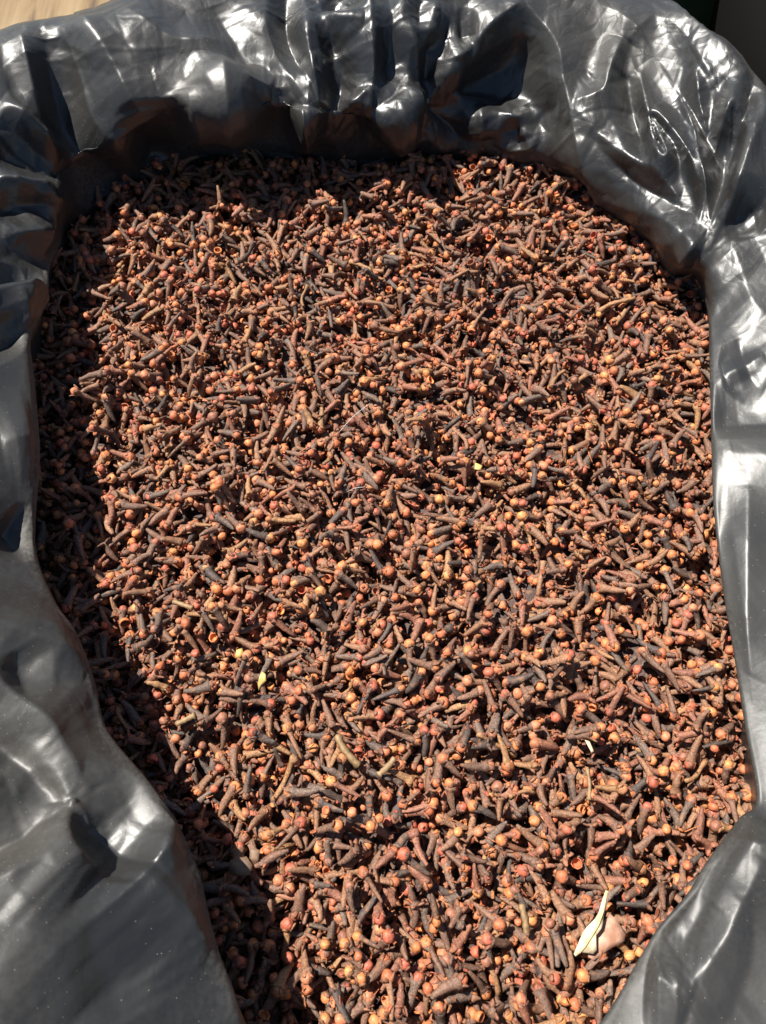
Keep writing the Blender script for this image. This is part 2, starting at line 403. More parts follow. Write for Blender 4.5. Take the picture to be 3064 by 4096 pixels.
# clove dust settles along the edge that the cloves were poured over, and in smears
dst = np.exp(-((vid - 3.15) / .42) ** 2)[None, :] * np.clip(.62 + .33 * smooth_noise((NU, NV), (30, 16), rng), 0, 1) * (.45 + .55 * (pxl[:, 0] < 1200))[:, None]
dst = np.clip(dst + .35 * np.clip(smooth_noise((NU, NV), (90, 60), rng) - 1.0, 0, 1), 0, 1)
left = (np.clip((pxl[:, 1] - 1000) / 300, 0, 1) * np.clip((1300 - pxl[:, 0]) / 200, 0, 1))[:, None]
dst = np.clip(dst + left * (.12 + .08 * smooth_noise((NU, NV), (60, 50), rng)), 0, 1)
bag_me.attributes.new("crinkle", 'FLOAT', 'POINT').data.foreach_set("value", np.repeat(calm[:, None], NV, 1).astype(np.float32).ravel())
bag_me.attributes.new("dust", 'FLOAT', 'POINT').data.foreach_set("value", dst.astype(np.float32).ravel())
# bag material: black polythene, semi gloss, dusted with clove powder
m_bag, nt, bs = newmat("black_polythene")
tc = N(nt, "ShaderNodeTexCoord")
n1 = N(nt, "ShaderNodeTexNoise"); n1.inputs["Scale"].default_value = 14; n1.inputs["Detail"].default_value = 5
v1 = N(nt, "ShaderNodeTexVoronoi"); v1.inputs["Scale"].default_value = 1050; v1.inputs["Randomness"].default_value = 1
n2 = N(nt, "ShaderNodeTexNoise"); n2.inputs["Scale"].default_value = 900; n2.inputs["Detail"].default_value = 2
for n in (n1, v1, n2): nt.links.new(tc.outputs["Object"], n.inputs["Vector"])
spk = ramp(nt, [(0.0, (1, 1, 1)), (0.11, (1, 1, 1)), (0.17, (0, 0, 0))])
nt.links.new(v1.outputs["Distance"], spk.inputs[0])
# only some of the cells carry a speck
cellr = N(nt, "ShaderNodeSeparateColor"); nt.links.new(v1.outputs["Color"], cellr.inputs[0])
gt = N(nt, "ShaderNodeMath", operation='GREATER_THAN'); nd = N(nt, "ShaderNodeTexNoise"); nd.inputs["Scale"].default_value = 26; nd.inputs["Detail"].default_value = 3
nt.links.new(tc.outputs["Object"], nd.inputs["Vector"])
thr = N(nt, "ShaderNodeMapRange"); thr.inputs[1].default_value = .35; thr.inputs[2].default_value = .65; thr.inputs[3].default_value = 1.0; thr.inputs[4].default_value = .70
nt.links.new(nd.outputs[0], thr.inputs[0]); nt.links.new(thr.outputs[0], gt.inputs[1])
nt.links.new(cellr.outputs[0], gt.inputs[0])
mu = N(nt, "ShaderNodeMath", operation='MULTIPLY'); nt.links.new(spk.outputs[0], mu.inputs[0]); nt.links.new(gt.outputs[0], mu.inputs[1])
film = ramp(nt, [(0.42, (0.0, 0.0, 0.0)), (0.75, (1, 1, 1))]); nt.links.new(n1.outputs[0], film.inputs[0])
base = N(nt, "ShaderNodeMix", data_type='RGBA'); base.inputs[6].default_value = (0.016, 0.016, 0.016, 1); base.inputs[7].default_value = (0.042, 0.040, 0.036, 1)
nt.links.new(film.outputs[0], base.inputs[0])
mix = N(nt, "ShaderNodeMix", data_type='RGBA'); mix.inputs[7].default_value = (0.20, 0.17, 0.14, 1)
nt.links.new(mu.outputs[0], mix.inputs[0]); nt.links.new(base.outputs[2], mix.inputs[6])
da = N(nt, "ShaderNodeAttribute"); da.attribute_name = "dust"
dn2 = N(nt, "ShaderNodeTexNoise"); dn2.inputs["Scale"].default_value = 700; dn2.inputs["Detail"].default_value = 4; nt.links.new(tc.outputs["Object"], dn2.inputs["Vector"])
dr = ramp(nt, [(.35, (.25, .25, .25)), (.65, (1, 1, 1))]); nt.links.new(dn2.outputs[0], dr.inputs[0])
dk = N(nt, "ShaderNodeMath", operation='MULTIPLY'); nt.links.new(da.outputs["Fac"], dk.inputs[0]); nt.links.new(dr.outputs[0], dk.inputs[1])
dmx = N(nt, "ShaderNodeMix", data_type='RGBA'); dmx.inputs[7].default_value = (.088, .080, .070, 1)
nt.links.new(dk.outputs[0], dmx.inputs[0]); nt.links.new(mix.outputs[2], dmx.inputs[6])
nt.links.new(dmx.outputs[2], bs.inputs["Base Color"])
rr = N(nt, "ShaderNodeMapRange"); rr.inputs[3].default_value = 0.30; rr.inputs[4].default_value = 0.46
nt.links.new(n1.outputs[0], rr.inputs[0]); rm = N(nt, "ShaderNodeMix", data_type='FLOAT'); rm.inputs[3].default_value = .72
nt.links.new(da.outputs["Fac"], rm.inputs[0]); nt.links.new(rr.outputs[0], rm.inputs[2]); nt.links.new(rm.outputs[0], bs.inputs["Roughness"])
bs.inputs["IOR"].default_value = 1.52
sl = N(nt, "ShaderNodeMapRange"); sl.inputs[3].default_value = .55; sl.inputs[4].default_value = .15
nt.links.new(da.outputs["Fac"], sl.inputs[0]); nt.links.new(sl.outputs[0], bs.inputs["Specular IOR Level"])
n3 = N(nt, "ShaderNodeTexNoise"); n3.inputs["Scale"].default_value = 90; n3.inputs["Detail"].default_value = 4
nt.links.new(tc.outputs["Object"], n3.inputs["Vector"])
bp = N(nt, "ShaderNodeBump"); bp.inputs["Strength"].default_value = 0.10; bp.inputs["Distance"].default_value = 0.002
nt.links.new(n3.outputs[0], bp.inputs["Height"])
bp2 = N(nt, "ShaderNodeBump"); bp2.inputs["Strength"].default_value = 0.05; bp2.inputs["Distance"].default_value = 0.0005
nt.links.new(n2.outputs[0], bp2.inputs["Height"]); nt.links.new(bp.outputs[0], bp2.inputs["Normal"])
# fine crinkle lines: ridges along a distorted cell pattern
dn = N(nt, "ShaderNodeTexNoise"); dn.inputs["Scale"].default_value = 22; dn.inputs["Detail"].default_value = 2
nt.links.new(tc.outputs["Object"], dn.inputs["Vector"])
dm_ = N(nt, "ShaderNodeVectorMath", operation='MULTIPLY_ADD'); dm_.inputs[1].default_value = (.03, .03, .03)
nt.links.new(dn.outputs["Color"], dm_.inputs[0]); nt.links.new(tc.outputs["Object"], dm_.inputs[2])
last = bp2
for sc_, st_ in ((55, .13), (130, .06)):
    ve = N(nt, "ShaderNodeTexVoronoi", feature='DISTANCE_TO_EDGE'); ve.inputs["Scale"].default_value = sc_
    nt.links.new(dm_.outputs[0], ve.inputs["Vector"])
    mn = N(nt, "ShaderNodeMapRange"); mn.inputs[2].default_value = .22; nt.links.new(ve.outputs["Distance"], mn.inputs[0])
    bq = N(nt, "ShaderNodeBump"); bq.inputs["Strength"].default_value = st_; bq.inputs["Distance"].default_value = .0016
    ca = N(nt, "ShaderNodeAttribute"); ca.attribute_name = "crinkle"
    cm = N(nt, "ShaderNodeMath", operation='MULTIPLY'); cm.inputs[1].default_value = st_ * 1.25
    nt.links.new(ca.outputs["Fac"], cm.inputs[0]); nt.links.new(cm.outputs[0], bq.inputs["Strength"])
    nt.links.new(mn.outputs[0], bq.inputs["Height"]); nt.links.new(last.outputs[0], bq.inputs["Normal"]); last = bq
nt.links.new(last.outputs[0], bs.inputs["Normal"])
bag_me.materials.append(m_bag)
bag = link("plastic_bag", bag_me, label="open black plastic bag, crumpled and dusty, lining the sack of cloves", cat="bag")
# ------------------------------------------------------------------ the ground and what stands behind
m_gr, nt, bs = newmat("weathered_board")
tc = N(nt, "ShaderNodeTexCoord")
mp = N(nt, "ShaderNodeMapping"); mp.inputs["Scale"].default_value = (42, 3.0, 1); mp.inputs["Rotation"].default_value = (0, 0, R(-12))
nt.links.new(tc.outputs["Object"], mp.inputs["Vector"])
g1 = N(nt, "ShaderNodeTexNoise"); g1.inputs["Scale"].default_value = 1.0; g1.inputs["Detail"].default_value = 6; g1.inputs["Roughness"].default_value = .62
g2 = N(nt, "ShaderNodeTexNoise"); g2.inputs["Scale"].default_value = 12; g2.inputs["Detail"].default_value = 5
nt.links.new(mp.outputs[0], g1.inputs["Vector"]); nt.links.new(tc.outputs["Object"], g2.inputs["Vector"])
r1 = ramp(nt, [(0.38, (0.075, 0.045, 0.022)), (0.47, (0.22, 0.15, 0.075)), (0.60, (0.29, 0.215, 0.125))])
r2 = ramp(nt, [(0.35, (0.75, 0.68, 0.55)), (0.65, (1, 1, 1))])
nt.links.new(g1.outputs[0], r1.inputs[0]); nt.links.new(g2.outputs[0], r2.inputs[0])
mm = N(nt, "ShaderNodeMix", data_type='RGBA', blend_type='MULTIPLY'); mm.inputs[0].default_value = 1
nt.links.new(r1.outputs[0], mm.inputs[6]); nt.links.new(r2.outputs[0], mm.inputs[7])
nt.links.new(mm.outputs[2], bs.inputs["Base Color"]); bs.inputs["Roughness"].default_value = .8
bp = N(nt, "ShaderNodeBump"); bp.inputs["Distance"].default_value = .004; bp.inputs["Strength"].default_value = .6
nt.links.new(g1.outputs[0], bp.inputs["Height"]); nt.links.new(bp.outputs[0], bs.inputs["Normal"])
me = mesh_arrays("ground", [(-6, -6, GROUND_Z), (6, -6, GROUND_Z), (6, 8, GROUND_Z), (-6, 8, GROUND_Z)], np.array([[0, 1, 2, 3]]), False)
me.materials.append(m_gr)
link("ground", me, kind="structure")

def lump(name, c, size, seed, mat, pw=3.2, nu=96, nv=48, amp=.05):
    """a slumped full sack: a rounded box with folds, standing on the ground"""
    r = np.random.default_rng(seed)
    th = np.linspace(0, 2 * math.pi, nu, endpoint=False)[:, None]; ph = np.linspace(-math.pi / 2, math.pi / 2, nv)[None, :]
    def sp(c_, e): return np.sign(c_) * np.abs(c_) ** e
    e = 2 / pw
    x = sp(np.cos(ph), e) * sp(np.cos(th), e); y = sp(np.cos(ph), e) * sp(np.sin(th), e); z = sp(np.sin(ph), e) + 0 * th
    f = 1 + amp * smooth_noise((nu, nv), (14, 10), r) * np.cos(ph) + amp * .5 * smooth_noise((nu, nv), (6, 4), r) * np.cos(ph)
    V = np.stack([x * f * size[0], y * f * size[1], (z + 1) * size[2]], -1)
    V = V.reshape(-1, 3)
    uu, vv = np.meshgrid(np.arange(nu), np.arange(nv - 1), indexing='ij')
    a = uu * nv + vv; b = ((uu + 1) % nu) * nv + vv
    me = mesh_arrays(name, V, np.stack([a, b, b + 1, a + 1], -1).reshape(-1, 4))
    me.materials.append(mat)
    return me
m_dk, nt, bs = newmat("black_woven_plastic")
bs.inputs["Base Color"].default_value = (.002, .002, .002, 1); bs.inputs["Roughness"].default_value = .75; bs.inputs["Specular IOR Level"].default_value = .2
P = at(3130, 40, 0.02)
o = link("black_sack", lump("black_sack", None, (.16, .20, .16), 5, m_dk), label="black sack standing behind the bag's far right rim", cat="sack")
o.location = (P[0] + .145, P[1] + .08, GROUND_Z)
m_pr, nt, bs = newmat("printed_sack_cloth")
tc = N(nt, "ShaderNodeTexCoord"); sx = N(nt, "ShaderNodeSeparateXYZ"); nt.links.new(tc.outputs["Generated"], sx.inputs[0])
nz = N(nt, "ShaderNodeTexNoise"); nz.inputs["Scale"].default_value = 9; nt.links.new(tc.outputs["Generated"], nz.inputs["Vector"])
ad = N(nt, "ShaderNodeMath", operation='MULTIPLY_ADD'); ad.inputs[1].default_value = .12; nt.links.new(nz.outputs[0], ad.inputs[0]); nt.links.new(sx.outputs[0], ad.inputs[2])
rp = ramp(nt, [(0, (.40, .36, .24)), (.47, (.38, .34, .22)), (.50, (.10, .035, .02)), (.57, (.09, .03, .02)), (.59, (.02, .05, .015)), (1, (.018, .045, .012))])
nt.links.new(ad.outputs[0], rp.inputs[0]); nt.links.new(rp.outputs[0], bs.inputs["Base Color"]); bs.inputs["Roughness"].default_value = .8
P = at(2790, 10, 0.0)
o = link("printed_sack", lump("printed_sack", None, (.13, .10, .13), 9, m_pr), label="cream, red and green sack behind the bag's far right corner", cat="sack")
o.location = (P[0] - .02, P[1] + .10, GROUND_Z)

# ------------------------------------------------------------------ cloves: the shapes
def tube(path, rad, ns, rr, wr=.07, cap=True, square=.10):
    """tube along path (k,3) with per-ring radius; wrinkled; returns V, F(tri)"""
    k = len(path)
    T = np.gradient(path, axis=0); T /= np.linalg.norm(T, axis=1, keepdims=True)
    up = np.array([0, 0, 1.0]); V = []
    ph = rr.uniform(0, 6.28)
    rib = 1 + wr * rr.standard_normal(ns)
    for i in range(k):
        s = np.cross(T[i], up); s /= np.linalg.norm(s) + 1e-9; u = np.cross(s, T[i])
        for j in range(ns):
            th = 2 * math.pi * j / ns + ph
            q = rad[i] * (rib[j] + wr * .6 * rr.standard_normal()) * (1 + square * math.cos(4 * (th - ph)))
            V.append(path[i] + q * (math.cos(th) * s + math.sin(th) * u))
    F = []
    for i in range(k - 1):
        for j in range(ns):
            a = i * ns + j; b = i * ns + (j + 1) % ns
            F += [(a, b, b + ns), (a, b + ns, a + ns)]
    if cap:
        n = len(V); V.append(path[0] - T[0] * rad[0] * .5); V.append(path[-1] + T[-1] * rad[-1] * .15)
        for j in range(ns):
            F.append((n, (j + 1) % ns, j)); F.append((n + 1, (k - 1) * ns + j, (k - 1) * ns + (j + 1) % ns))
    return np.array(V), np.array(F)

def ball(c, r, rr, nu=10, nv=6, squash=(1, 1, 1), axis_x=True, groove=.05):
    V = []; ph0 = rr.uniform(0, 6.28)
    for i in range(1, nv):
        p = math.pi * i / nv
        for j in range(nu):
            t = 2 * math.pi * j / nu
            q = r * (1 - groove * abs(math.sin(2 * t + ph0)) * math.sin(p) + .05 * rr.standard_normal())
            V.append((q * math.cos(p), q * math.sin(p) * math.cos(t), q * math.sin(p) * math.sin(t)))
    V = [(r * 1.02, 0, 0)] + V + [(-r, 0, 0)]
    F = []
    for j in range(nu): F.append((0, 1 + j, 1 + (j + 1) % nu))
    for i in range(nv - 2):
        for j in range(nu):
            a = 1 + i * nu + j; b = 1 + i * nu + (j + 1) % nu
            F += [(a, a + nu, b + nu), (a, b + nu, b)]
    l = len(V) - 1; s = 1 + (nv - 2) * nu
    for j in range(nu): F.append((l, s + (j + 1) % nu, s + j))
    return np.array(V) * np.array(squash) + np.array(c), np.array(F)

def sepal(base, th, r, ln, spread, rr):
    """a small thick pointed lobe at the head of the stem"""
    ra = np.array([0, math.cos(th), math.sin(th)]); ta = np.array([0, -math.sin(th), math.cos(th)]); fx = np.array([1.0, 0, 0])
    d = fx * math.cos(spread) + ra * math.sin(spread); nrm = -fx * math.sin(spread) + ra * math.cos(spread)
    curl = rr.uniform(-.1, .35)
    sec = [(0, .8, .42), (.45, .72, .36), (.8, .42, .26)]
    V = []
    for s, w, h in sec:
        c = base + ra * r * .62 + d * ln * s - nrm * curl * ln * s * s * -1
        V += [c + ta * w * r * .62 + nrm * h * r * .45, c - ta * w * r * .62 + nrm * h * r * .45, c - ta * w * r * .62 - nrm * h * r * .45, c + ta * w * r * .62 - nrm * h * r * .45]
    V.append(base + ra * r * .62 + d * ln + nrm * curl * ln)
    F = [(0, 2, 1), (0, 3, 2)]
    for i in (0, 4):
        for j in range(4):
            a = i + j; b = i + (j + 1) % 4
            F += [(a, b, b + 4), (a, b + 4, a + 4)]
    for j in range(4): F.append((8 + j, 8 + (j + 1) % 4, 12))
    return np.array(V), np.array(F)

def clove_variant(seed, bud=True):
    rr = np.random.default_rng(seed)
    L = rr.uniform(.0066, .0098); r = rr.uniform(.00100, .00150)
    t = np.linspace(0, 1, 9)
    bend = rr.uniform(-.0008, .0008); bz = rr.uniform(-.0004, .0004)
    path = np.stack([-L / 2 + L * t - (.0012 if bud else 0), bend * np.sin(math.pi * t), bz * np.sin(math.pi * t * .8)], -1)
    tail = rr.uniform(.32, .62)
    rad = r * np.interp(t, [0, .14, .5, .8, .92, 1], [tail, .6 * tail + .36, .98, 1.08, 1.25, rr.uniform(1.5, 1.8)])
    rad *= 1 + .05 * rr.standard_normal(9)
    V, F = tube(path, rad, 8, rr, .09); V[:, 2] *= rr.uniform(.72, 1.0)
    parts = [("stem", V, F)]
    head = path[-1]
    spread = rr.uniform(.10, .55) if bud else rr.uniform(.5, 1.2)
    if bud:
        br = rr.uniform(.00178, .00230)
        V, F = ball((0, 0, 0), br, rr, 10, 7, squash=(rr.uniform(.8, 1.0), 1, rr.uniform(.85, 1.0)), groove=.13)
        parts.append(("bud", V + head + np.array([br * .45, 0, 0]), F))
    p0 = rr.uniform(0, 1.57)
    for q in range(4):
        if rr.random() < .10: continue
        V, F = sepal(head - np.array([.0004, 0, 0]), p0 + q * math.pi / 2 + rr.uniform(-.15, .15), .00195 if bud else r * 1.5, rr.uniform(.0020, .0029), spread + rr.uniform(-.15, .3), rr)
        parts.append(("sepal", V, F))
    return dict(kind="clove", bud=bud, parts=parts, half=L / 2 + .0008, r=r)

def bud_variant(seed):
    rr = np.random.default_rng(seed); br = rr.uniform(.0013, .0021)
    return dict(kind="clove_bud", bud=True, parts=[("bud", *ball((0, 0, 0), br, rr, 12, 8, (rr.uniform(.85, 1.05), 1, rr.uniform(.8, 1)), groove=.15))], half=br * .5, r=br * .9)

def cap_variant(seed):
    """an empty, open bud cap: a thin curled shell"""
    rr = np.random.default_rng(seed); br = rr.uniform(.0016, .0022); nu, nv = 12, 4
    V = []
    for s, th in ((1, 0), (.86, 0)):
        for i in range(nv + 1):
            p = (.05 + .55 * i / nv) * math.pi
            for j in range(nu):
                t = 2 * math.pi * j / nu
                q = br * s * (1 + .12 * math.sin(2 * t + seed) * i / nv + .04 * rr.standard_normal())
                V.append((q * math.sin(p) * math.cos(t), q * math.sin(p) * math.sin(t) * .85, -q * math.cos(p)))
    F = []; m = (nv + 1) * nu
    for l in (0, 1):
        for i in range(nv):
            for j in range(nu):
                a = l * m + i * nu + j; b = l * m + i * nu + (j + 1) % nu
                f = [(a, b, b + nu), (a, b + nu, a + nu)]
                F += [x[::-1] for x in f] if l else f
        F += [(l * m, l * m + j, l * m + j + 1) for j in range(1, nu - 1)]
    for j in range(nu):
        a = nv * nu + j; b = nv * nu + (j + 1) % nu
        F += [(a, b, b + m), (a, b + m, a + m)]
    return dict(kind="bud_cap", bud=True, parts=[("cap", np.array(V), np.array(F))], half=br * .5, r=br * .8)

def twig_variant(seed):
    rr = np.random.default_rng(seed); L = rr.uniform(.009, .017); r = rr.uniform(.00055, .0009); t = np.linspace(0, 1, 10)
    path = np.stack([-L / 2 + L * t, .0016 * rr.uniform(-1, 1) * np.sin(math.pi * t) + .0006 * np.sin(5 * t), .0008 * rr.uniform(-1, 1) * np.sin(4 * t)], -1)
    rad = r * (1 + .25 * np.sin(9 * t + seed) ** 4); rad[-1] *= 1.6; rad[-2] *= 1.25
    return dict(kind="twig", bud=False, parts=[("stem", *tube(path, rad, 7, rr, .08))], half=L / 2, r=r)

VAR = [clove_variant(100 + i, True) for i in range(12)] + [clove_variant(200 + i, False) for i in range(8)] + \
      [bud_variant(300 + i) for i in range(5)] + [cap_variant(400 + i) for i in range(4)] + [twig_variant(500 + i) for i in range(6)]
VW = np.array([.060] * 12 + [.024] * 8 + [.030] * 5 + [.014] * 4 + [.0024] * 6); VW /= VW.sum()

# ------------------------------------------------------------------ cloves: heaping them up
CELL = 0.0008
rim_in = (lip + out * (und + 0.006))[:, :2]
gx0, gy0 = rim_in.min(0) - .01; gx1, gy1 = rim_in.max(0) + .01
nx, ny = int((gx1 - gx0) / CELL), int((gy1 - gy0) / CELL)
gx = gx0 + (np.arange(nx) + .5) * CELL; gy = gy0 + (np.arange(ny) + .5) * CELL
poly = rim_in[::6]
inside = np.zeros((nx, ny), bool)
for k in range(len(poly)):
    (ax, ay), (bx, by) = poly[k], poly[(k + 1) % len(poly)]
    rowsy = np.where((ay > gy) != (by > gy))[0]
    if len(rowsy):
        xc = ax + (gy[rowsy] - ay) / (by - ay) * (bx - ax)
        inside[:, rowsy] ^= gx[:, None] < xc[None, :]
HX, HY = np.meshgrid(gx, gy, indexing='ij')
H = -0.0135 + 0.0035 * np.exp(-((HX - .02) / .13) ** 2 - ((HY - .06) / .17) ** 2) + .0014 * smooth_noise((nx, ny), (34, 34), rng) + .0008 * smooth_noise((nx, ny), (12, 12), rng)
edge = np.clip(1 - gblur(inside.astype(float), 14, 14), 0, .5) * 2
H -= .0055 * edge ** .8
H0 = H.copy()
cells = np.argwhere(inside)
NCL = 9700
vsel = rng.choice(len(VAR), NCL, p=VW)
pos = np.zeros((NCL, 3)); fwd = np.zeros((NCL, 3)); roll = rng.uniform(0, 2 * math.pi, NCL)
S9 = np.linspace(-1, 1, 9)
cand = cells[rng.integers(len(cells), size=(NCL, 5))]
yaws = rng.uniform(0, 2 * math.pi, (NCL, 2))
li, ri = np.arange(0, 4), np.arange(5, 9)
Is, Js = [q.ravel() for q in np.meshgrid(np.arange(0, 5), np.arange(4, 9), indexing='ij')]
ok_ = Is != Js; Is, Js = Is[ok_], Js[ok_]
for n in range(NCL):
    v = VAR[vsel[n]]; hl, r = v["half"], v["r"]
    hs = [H[c[0], c[1]] for c in cand[n]]
    c = cand[n][int(np.argmin(hs))] if n % 4 else cand[n][0]
    cx, cy = gx[c[0]], gy[c[1]]
    best = None
    for yaw in (yaws[n] if v["kind"] in ("clove", "twig") else yaws[n][:1]):
        dx, dy = math.cos(yaw), math.sin(yaw)
        sx_, sy_ = cx + S9 * hl * dx, cy + S9 * hl * dy
        hm = np.full(9, -1.0)
        for w in (-.7 * r, 0, .7 * r):
            ix = np.clip(((sx_ - w * dy - gx0) / CELL).astype(int), 0, nx - 1); iy = np.clip(((sy_ + w * dx - gy0) / CELL).astype(int), 0, ny - 1)
            hm = np.maximum(hm, H[ix, iy] - (.0004 if w else 0))
        s = S9 * hl
        b_ = (hm[Js] - hm[Is]) / (s[Js] - s[Is]); a_ = hm[Is] - b_ * s[Is]
        over = (hm[None, :] - a_[:, None] - b_[:, None] * s[None, :]).max(1)
        k = int(np.argmin(over + .02 * np.maximum(0, np.abs(b_) - .9)))
        A_, B_ = a_[k] + max(over[k], 0), float(np.clip(b_[k], -1.1, 1.1))
        if best is None or A_ < best[0]: best = (A_, B_, dx, dy)
    A_, B_, dx, dy = best
    zc = A_ + r * .72
    pos[n] = (cx, cy, zc); f = np.array([dx, dy, B_]); fwd[n] = f / np.linalg.norm(f)
    hl2 = hl / math.sqrt(1 + B_ * B_)
    m = int((hl2 + r) / CELL) + 1
    i0, i1, j0, j1 = max(c[0] - m, 0), min(c[0] + m + 1, nx), max(c[1] - m, 0), min(c[1] + m + 1, ny)
    ex, ey = HX[i0:i1, j0:j1] - cx, HY[i0:i1, j0:j1] - cy
    s = ex * dx + ey * dy; w = -ex * dy + ey * dx
    rad2 = r * r - w * w
    sc = np.clip(s, -hl2, hl2); rad2 = rad2 - (s - sc) ** 2
    top = np.where(rad2 > 0, zc + B_ * sc + np.sqrt(np.maximum(rad2, 0)), -1)
    H[i0:i1, j0:j1] = np.maximum(H[i0:i1, j0:j1], top)

dz = -0.0012 - float(np.median(H[inside]))
H += dz; H0 += dz; pos[:, 2] += dz
# orientation frames
side = np.cross(fwd, [0, 0, 1.0]); side /= np.linalg.norm(side, axis=1, keepdims=True) + 1e-9
upv = np.cross(side, fwd)
cr, sr = np.cos(roll)[:, None], np.sin(roll)[:, None]
A1 = side * cr + upv * sr; A2 = -side * sr + upv * cr
for n in range(NCL):
    if VAR[vsel[n]]["kind"] == "bud_cap":        # shells lie any way up
        q = rng.standard_normal((3, 3)); q, _ = np.linalg.qr(q)
        if np.linalg.det(q) < 0: q[:, 0] *= -1
        fwd[n], A1[n], A2[n] = q[:, 0], q[:, 1], q[:, 2]
ROT = np.stack([fwd, A1, A2], -1)              # columns are the local axes
bad = np.linalg.det(ROT) < 0
ROT[bad, :, 2] *= -1
scl = rng.uniform(.93, 1.09, NCL)

# colours (real-world albedo)
STEM = np.array([(.148, .083, .057), (.215, .112, .065), (.128, .088, .068), (.072, .053, .045), (.27, .145, .070), (.218, .094, .060), (.170, .092, .061)])
STEMN = ["purplish brown", "brown", "greyish brown", "nearly black", "tan", "reddish brown", "dark brown"]
SW = np.array([.25, .21, .13, .09, .04, .14, .14])
BUD = np.array([(.51, .180, .068), (.43, .132, .060), (.54, .225, .080), (.41, .108, .062), (.25, .105, .064), (.46, .170, .085)])
BUDN = ["orange tan", "rust brown", "golden", "dull red", "dark brown", "tan"]
BW = np.array([.27, .25, .05, .16, .12, .15])
si = rng.choice(len(STEM), NCL, p=SW / SW.sum()); bi = rng.choice(len(BUD), NCL, p=BW / BW.sum())
tw = np.array([VAR[v]["kind"] == "twig" for v in vsel])
si[tw] = rng.choice([4, 4, 1], tw.sum())
scol = STEM[si] * rng.uniform(.85, 1.18, (NCL, 1)); bcol = BUD[bi] * rng.uniform(.85, 1.15, (NCL, 1))
scol[tw] *= rng.uniform(.8, 1.2, (tw.sum(), 1))
pcol = scol * .70 + bcol * .22
capc = bcol * np.array([1.1, 1.0, .9])

# materials, one set reading the heap's colour attribute and one reading each object's own colour
def clove_mats(src):
    ms = {}
    for nm, rough, spec, bs_, sc_ in (("stem", .62, .35, .55, 1500), ("bud", .52, .35, .8, 620), ("sepal", .6, .3, .4, 1300)):
        m, nt, b = newmat(f"clove_{nm}_{src}")
        if src == "heap":
            c = N(nt, "ShaderNodeAttribute"); c.attribute_name = "tint"; cs = c.outputs["Color"]
        else:
            c = N(nt, "ShaderNodeObjectInfo"); cs = c.outputs["Color"]
        g = N(nt, "ShaderNodeNewGeometry")
        nz = N(nt, "ShaderNodeTexNoise"); nz.inputs["Scale"].default_value = sc_; nz.inputs["Detail"].default_value = 3; nz.inputs["Roughness"].default_value = .6
        n4 = N(nt, "ShaderNodeTexNoise"); n4.inputs["Scale"].default_value = 330; n4.inputs["Detail"].default_value = 2
        nt.links.new(g.outputs["Position"], nz.inputs["Vector"]); nt.links.new(g.outputs["Position"], n4.inputs["Vector"])
        rp = ramp(nt, [(.30, (.55, .52, .52)), (.52, (1, 1, 1)), (.72, (1.75, 1.6, 1.4))]); nt.links.new(nz.outputs[0], rp.inputs[0])
        mx = N(nt, "ShaderNodeMix", data_type='RGBA', blend_type='MULTIPLY'); mx.inputs[0].default_value = 1 if nm != "bud" else .6
        nt.links.new(cs, mx.inputs[6]); nt.links.new(rp.outputs[0], mx.inputs[7])
        rp2 = ramp(nt, [(.55, (0, 0, 0)), (.72, (1, 1, 1))]); nt.links.new(n4.outputs[0], rp2.inputs[0])
        dm = N(nt, "ShaderNodeMath", operation='MULTIPLY'); dm.inputs[1].default_value = .38; nt.links.new(rp2.outputs[0], dm.inputs[0])
        du = N(nt, "ShaderNodeMix", data_type='RGBA'); du.inputs[7].default_value = (.38, .165, .075, 1)   # orange-brown clove dust
        nt.links.new(dm.outputs[0], du.inputs[0]); nt.links.new(mx.outputs[2], du.inputs[6])
        nt.links.new(du.outputs[2], b.inputs["Base Color"])
        b.inputs["Roughness"].default_value = rough; b.inputs["Specular IOR Level"].default_value = spec
        bp = N(nt, "ShaderNodeBump"); bp.inputs["Strength"].default_value = bs_; bp.inputs["Distance"].default_value = .0005
        nt.links.new(nz.outputs[0], bp.inputs["Height"]); nt.links.new(bp.outputs[0], b.inputs["Normal"])
        ms[nm] = m
    ms["cap"] = ms["bud"]
    return ms
MH, MO = clove_mats("heap"), clove_mats("single")

# ---- which ones show largest from the photograph's viewpoint
BWd, BHt = 383, 512
zb = np.full(BWd * BHt, 9.0); ib = np.full(BWd * BHt, -2, dtype=np.int64)
allV, allI, allD = [], [], []
VV = [np.concatenate([p[1] for p in v["parts"]]) for v in VAR]
groupsV = [np.where(vsel == k)[0] for k in range(len(VAR))]
for k, ids in enumerate(groupsV):
    W = np.einsum('nij,vj->nvi', ROT[ids] * scl[ids, None, None], VV[k]) + pos[ids][:, None, :]
    q = project(W); ix = (q[..., 0] / 8).astype(int); iy = (q[..., 1] / 8).astype(int)
    ok = (ix >= 0) & (ix < BWd) & (iy >= 0) & (iy < BHt)
    idn = np.broadcast_to(ids[:, None], ix.shape)
    allV.append((iy * BWd + ix)[ok]); allI.append(idn[ok]); allD.append(q[..., 2][ok])
q = project(X.reshape(-1, 3)); ix = (q[:, 0] / 8).astype(int); iy = (q[:, 1] / 8).astype(int)
ok = (ix >= 0) & (ix < BWd) & (iy >= 0) & (iy < BHt)
allV.append((iy * BWd + ix)[ok]); allI.append(np.full(ok.sum(), NCL)); allD.append(q[ok, 2])
allV, allI, allD = np.concatenate(allV), np.concatenate(allI), np.concatenate(allD)
od = np.lexsort((allD, allV)); first = np.unique(allV[od], return_index=True)[1]
owner = allI[od][first]
seen = np.bincount(owner, minlength=NCL + 1)[:NCL]
